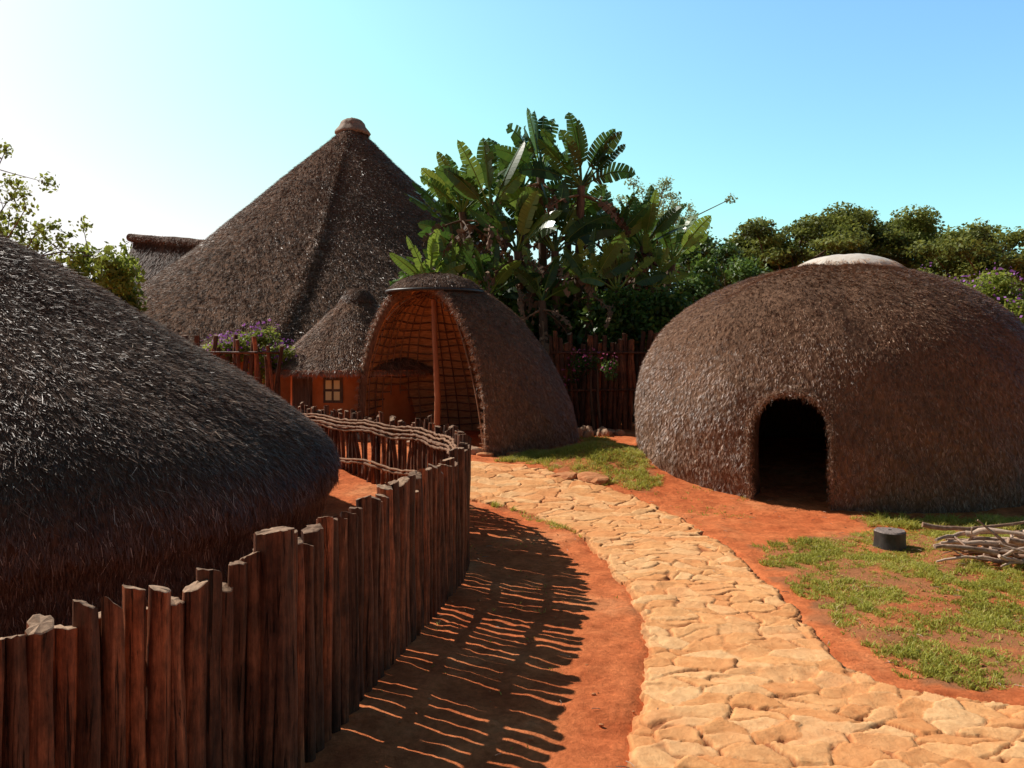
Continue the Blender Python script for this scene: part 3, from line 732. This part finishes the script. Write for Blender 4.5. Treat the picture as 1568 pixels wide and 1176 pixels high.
def fan(mb,base,sc,n=10,dead=4,spread=1.25):
    az=rng.uniform(0,math.pi) if rng.uniform()<.3 else rng.normal(0,.45)
    br=rng.uniform(-.15,.2)
    for k in range(n):
        u=(k+.5)/n*2-1;a=u*spread+rng.normal(0,.1)
        bleaf(mb,base+np.array([0,0,-.05*abs(u)]),az+rng.normal(0,.35)+(math.pi if a<0 else 0),abs(a)*.8,sc*rng.uniform(.3,.6),sc*rng.uniform(.85,1.2),sc*rng.uniform(.17,.24),rng.uniform(.1,.7)*(.3+abs(a)),0,np.clip(rng.normal(.4+br,.24),0,1),rng.uniform(.03,.2))
    for k in range(dead):
        bleaf(mb,base-[0,0,.2],rng.uniform(0,6.28),rng.uniform(1.6,2.3),sc*.4,sc*rng.uniform(.8,1.1),sc*.13,.9,1,rng.uniform(),.35)
fans=[(828,268,19.6,1.1),(890,285,18.6,1.05),(752,325,18.6,1.05),(708,325,19.2,1.0),(940,370,19,.9),(985,378,19.4,1.0),(1030,400,20,.9),(792,385,18.2,.95),(850,385,18.4,1.05),(658,435,18.2,.8),(905,440,18.,.85),(750,450,17.9,.8),(1000,440,19,.8),(700,435,18.2,.8),(830,460,17.9,.8),(945,445,18.2,.8),(795,330,20.2,1.),(870,350,19.8,1.),(780,485,18.6,.8),(720,390,20,1.),(965,410,20.4,.9),(690,345,20.,.95),(800,290,20.5,.95)]
for gi in range(3):
    mb=MB()
    for k,(px_,py_,d,sc) in enumerate(fans):
        if k%3!=gi:continue
        b=W(px_,py_,d);x0=b[0]*.75+X(860,d)*.25
        tube(mb,catmull([(x0,d+.2,0),(x0*.7+b[0]*.3,d+.1,b[2]*.5),(b[0],d,b[2])],5),np.linspace(.13,.09,11),8,2,.5,jit=.12)
        fan(mb,b,sc,n=10 if sc>.9 else 8,dead=6 if sc>.9 else 3)
        for q in range(4):
            t=rng.uniform(.45,.9);pb=np.array([x0*(1-t)+b[0]*t,d,b[2]*t])
            bleaf(mb,pb,rng.uniform(0,6.28),rng.uniform(1.9,2.6),.3,rng.uniform(.7,1.1),.12,.7,1,rng.uniform(),.35)
    mb.build('giant_bird_of_paradise_plant',[M_leafB,M_dead,M_bark])

# ---------------------------------------------------------------- shrubs
def shrub(name,pts,n,size,mat,fl=None,rad=.5,stem=True):
    lb=MB();cs=[];rs=[]
    for px_,py_,d in pts:
        c=W(px_,py_,d)
        for k in range(3):
            cs.append(c+rng.normal(0,.3,3)*[1,.7,.6]);rs.append(rad*rng.uniform(.6,1.1))
        if stem:tube(lb,[(c[0]+.1,d,0),(c[0],d,c[2]*.6),c],[.04,.03,.01],5,2,.5,cap=False)
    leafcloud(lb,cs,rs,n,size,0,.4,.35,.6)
    if fl:leafcloud(lb,np.array(cs)+[0,-.05,.12],np.array(rs)*1.02,fl[0],fl[2] if len(fl)>2 else .06,1,.3,.9,.7)
    return lb.build(name,[mat,fl[1] if fl else M_flowV,M_bark])
shrub('climbing_shrub',[(915,475,18.3),(950,480,18.3),(985,478,18.2),(1020,482,18.2),(1060,480,18.6),(930,505,18.),(975,505,18),(1010,500,18),(1085,460,19.5),(1080,430,21),(1060,410,22),(1110,420,22),(1130,430,20),(1095,390,24),(1060,380,25)],20000,.12,M_leafS,rad=.48)
shrub('undergrowth_shrub',[(700,470,19),(740,480,18.8),(790,490,18.8),(830,500,18.8),(870,510,18.6),(640,450,19.3),(860,460,19.4),(810,440,20.4),(760,430,20.8),(900,440,20.4),(950,440,20.8),(1000,450,20.8)],15000,.2,M_leafS,rad=.65)
shrub('flowering_shrub',[(345,530,16.4),(365,525,16.4),(385,535,16.3),(400,545,16.2),(355,550,16.2),(335,545,16.3),(428,560,16)],6500,.07,M_leafY,(600,M_flowV,.065),rad=.26)
shrub('flowering_shrub',[(1440,458,17.2),(1470,454,17.2),(1500,456,17.2),(1530,462,17),(1560,468,17),(1590,470,16.8),(1480,490,17),(1520,490,16.8),(1560,500,16.6),(1600,500,16.6),(1650,480,16.6),(1545,530,16.5),(1590,540,16.5)],26000,.08,M_leafY,(800,M_flowV,.07),rad=.42)
shrub('flowering_shrub',[(905,565,16.8),(915,560,16.8)],900,.06,M_leafS,(160,M_flowP,.06),rad=.22)
lb=MB();cs=[];rs=[]
for k in range(120):
    a=rng.uniform(-1.3,1.3);d=rng.uniform(42,60);cs.append((d*math.tan(a)*.9,d,rng.uniform(.5,3.2)));rs.append(rng.uniform(1.4,2.4))
leafcloud(lb,cs,rs,50000,.4,0,.5,.4,.7);lb.build('distant_treeline',[M_leafA])

# ---------------------------------------------------------------- rocks, stump, firewood
mb=MB()
for (px_,py_,s,sd) in((866,722,(.30,.20,.07),1),(905,728,(.34,.18,.08),2)):
    d=11.9-.02*(py_-708);x=X(px_,d);rock(mb,(x,d,gz(x,d)-.03),s,sd*3.7,rot=sd,sub=3)
mb.build('bank_rocks',[M_rockR])
mb=MB()
for k in range(12):
    x=X(912,16.)+rng.normal(0,.22);y=16+rng.normal(0,.2);rock(mb,(x,y,gz(x,y)+.04),rng.uniform(.05,.14,3),k*2.2,rot=k)
mb.build('stone_pile',[M_rock])
mb=MB()
n=420
xx=rng.uniform(-.7,7,n);yy=rng.uniform(3.5,12,n)
for x,y in zip(xx,yy):
    if inpoly(np.array([x]),np.array([y]),pathpoly)[0]:continue
    s=rng.uniform(.004,.013);rock(mb,(x,y,float(gz(x,y))+.008),(s*1.3,s,s*.7),x*7,sub=1)
mb.build('pebbles',[M_rockR])
mb=MB()
for k in range(160):
    x=rng.uniform(-.6,5);y=rng.uniform(3.6,10.5);a=rng.uniform(0,6.28);L=rng.uniform(.02,.08)
    if inpoly(np.array([x]),np.array([y]),pathpoly)[0] and rng.uniform()<.6:continue
    z=float(gz(x,y))+.028;d=np.array([math.cos(a),math.sin(a),0])*L
    tube(mb,[(x,y,z),(x+d[0]*.5+.004,y+d[1]*.5,z+.004),(x+d[0],y+d[1],z)],.0022,4,0,rng.uniform(),cap=False)
M_fire=m_noise('dry_branch',[(.3,(.26,.15,.10)),(.7,(.66,.48,.36))],1.,(20,20,20),.8,.6,.01,useR=.4)
mb.build('twig_litter',[M_fire])
pc=np.array([X(1363,8.25),8.25,0.]);mb=MB()
pr=[(.165,-.02),(.155,.03),(.150,.10),(.152,.165),(.140,.178),(.02,.182)]
pp=lathe_pts(pr,32);a=np.linspace(0,6.283,32,endpoint=False);pp[...,:2]*=(1+.05*np.sin(a*3+1)+.03*np.sin(a*7))[None,:,None]
g=grid_faces(len(pr),32,True);mb.add((pp+pc).reshape(-1,3),g[:96],0,.5,True);mb.add((pp+pc).reshape(-1,3),g[96:],1,.5,False)
M_stumptop=m_noise('stump_top',[(.3,(.12,.09,.08)),(.7,(.38,.3,.26))],40,None,.8,.5,.005)
mb.build('tree_stump',[M_iron,M_stumptop])
mb=MB();fc=np.array([X(1545,7.8),7.8,0.])
for k in range(40):
    a=rng.uniform(0,math.pi*2) if k>14 else math.pi+rng.normal(0,.35);L=rng.uniform(.4,1.1);d=np.array([math.cos(a),math.sin(a)*.6,0])
    p0=fc+rng.normal(0,.24,3)*[1.2,.8,0]+[0,0,.03+.008*k*rng.uniform(.2,1)]
    t=np.linspace(0,1,9)[:,None];bend=rng.normal(0,.05,3)
    q=p0+d*L*(t-.35)+[0,0,1]*(.06*t*rng.uniform(-.5,1.2))+np.sin(t*np.pi)*bend+rng.normal(0,.006,(9,3))
    q[:,2]=np.maximum(q[:,2],.02);r0=rng.uniform(.012,.036)
    tube(mb,q,np.linspace(r0,r0*.5,9),7,0,rng.uniform(),jit=.14)
    if rng.uniform()<.5:
        s=q[5];e=s+d*L*.3+rng.normal(0,.1,3);e[2]=max(e[2],.03);tube(mb,[s,(s+e)/2+rng.normal(0,.01,3),e],[r0*.5,r0*.4,r0*.2],6,0,rng.uniform())
for k in range(3):rock(mb,fc+rng.normal(0,.2,3)*[1,.5,0]+[.2,.3,.05],rng.uniform(.06,.11,3),k*5.1,1)
mb.build('firewood_pile',[M_fire,M_rock])

# ---------------------------------------------------------------- light, world, camera
sv=Vector((-.86*.74,.51*.74,.672)).normalized()
sl=bpy.data.lights.new('sun','SUN');sl.energy=5.0;sl.angle=math.radians(.5);sl.color=(1,.95,.87)
so=bpy.data.objects.new('sun',sl);bpy.context.scene.collection.objects.link(so);so.rotation_euler=sv.to_track_quat('Z','Y').to_euler()
w=bpy.data.worlds.new('World');bpy.context.scene.world=w;w.use_nodes=True;nt=w.node_tree
bg=nt.nodes['Background'];sk=nt.nodes.new('ShaderNodeTexSky');sk.sky_type='NISHITA';sk.sun_disc=False
sk.sun_elevation=math.asin(sv.z);sk.sun_rotation=math.atan2(sv.x,sv.y);sk.dust_density=2.2;sk.air_density=1.;sk.altitude=600
c=mixc(nt,sk.outputs[0],(1.22,1.76,1.84),1.,'MULTIPLY')
mn=nt.nodes.new('ShaderNodeVectorMath');mn.operation='MINIMUM';mn.inputs[1].default_value=(7.2,7.1,7.0)
nt.links.new(c,mn.inputs[0])
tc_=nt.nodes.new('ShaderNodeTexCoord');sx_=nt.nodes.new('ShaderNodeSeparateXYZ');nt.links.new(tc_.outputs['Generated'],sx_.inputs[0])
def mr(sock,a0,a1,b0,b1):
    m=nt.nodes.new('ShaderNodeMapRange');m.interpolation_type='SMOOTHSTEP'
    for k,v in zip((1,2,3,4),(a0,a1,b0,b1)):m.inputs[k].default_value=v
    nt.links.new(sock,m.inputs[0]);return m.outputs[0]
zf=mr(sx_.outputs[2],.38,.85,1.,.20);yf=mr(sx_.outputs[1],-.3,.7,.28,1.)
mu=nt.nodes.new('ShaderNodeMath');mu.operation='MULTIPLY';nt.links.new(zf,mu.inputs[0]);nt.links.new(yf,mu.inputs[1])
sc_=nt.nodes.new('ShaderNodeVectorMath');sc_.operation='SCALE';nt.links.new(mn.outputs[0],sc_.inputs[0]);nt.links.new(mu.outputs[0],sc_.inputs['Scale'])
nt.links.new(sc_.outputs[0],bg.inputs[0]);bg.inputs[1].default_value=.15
cd=bpy.data.cameras.new('camera');co=bpy.data.objects.new('camera',cd);bpy.context.scene.collection.objects.link(co)
co.location=(0,0,EYE);co.rotation_euler=(math.pi/2,0,0);cd.sensor_width=36;cd.lens=36*F/1568;cd.shift_y=-48/1568.;cd.clip_end=2000;cd.clip_start=.05
sc=bpy.context.scene;sc.camera=co;sc.view_settings.view_transform='Standard';sc.view_settings.look='None';sc.view_settings.exposure=0
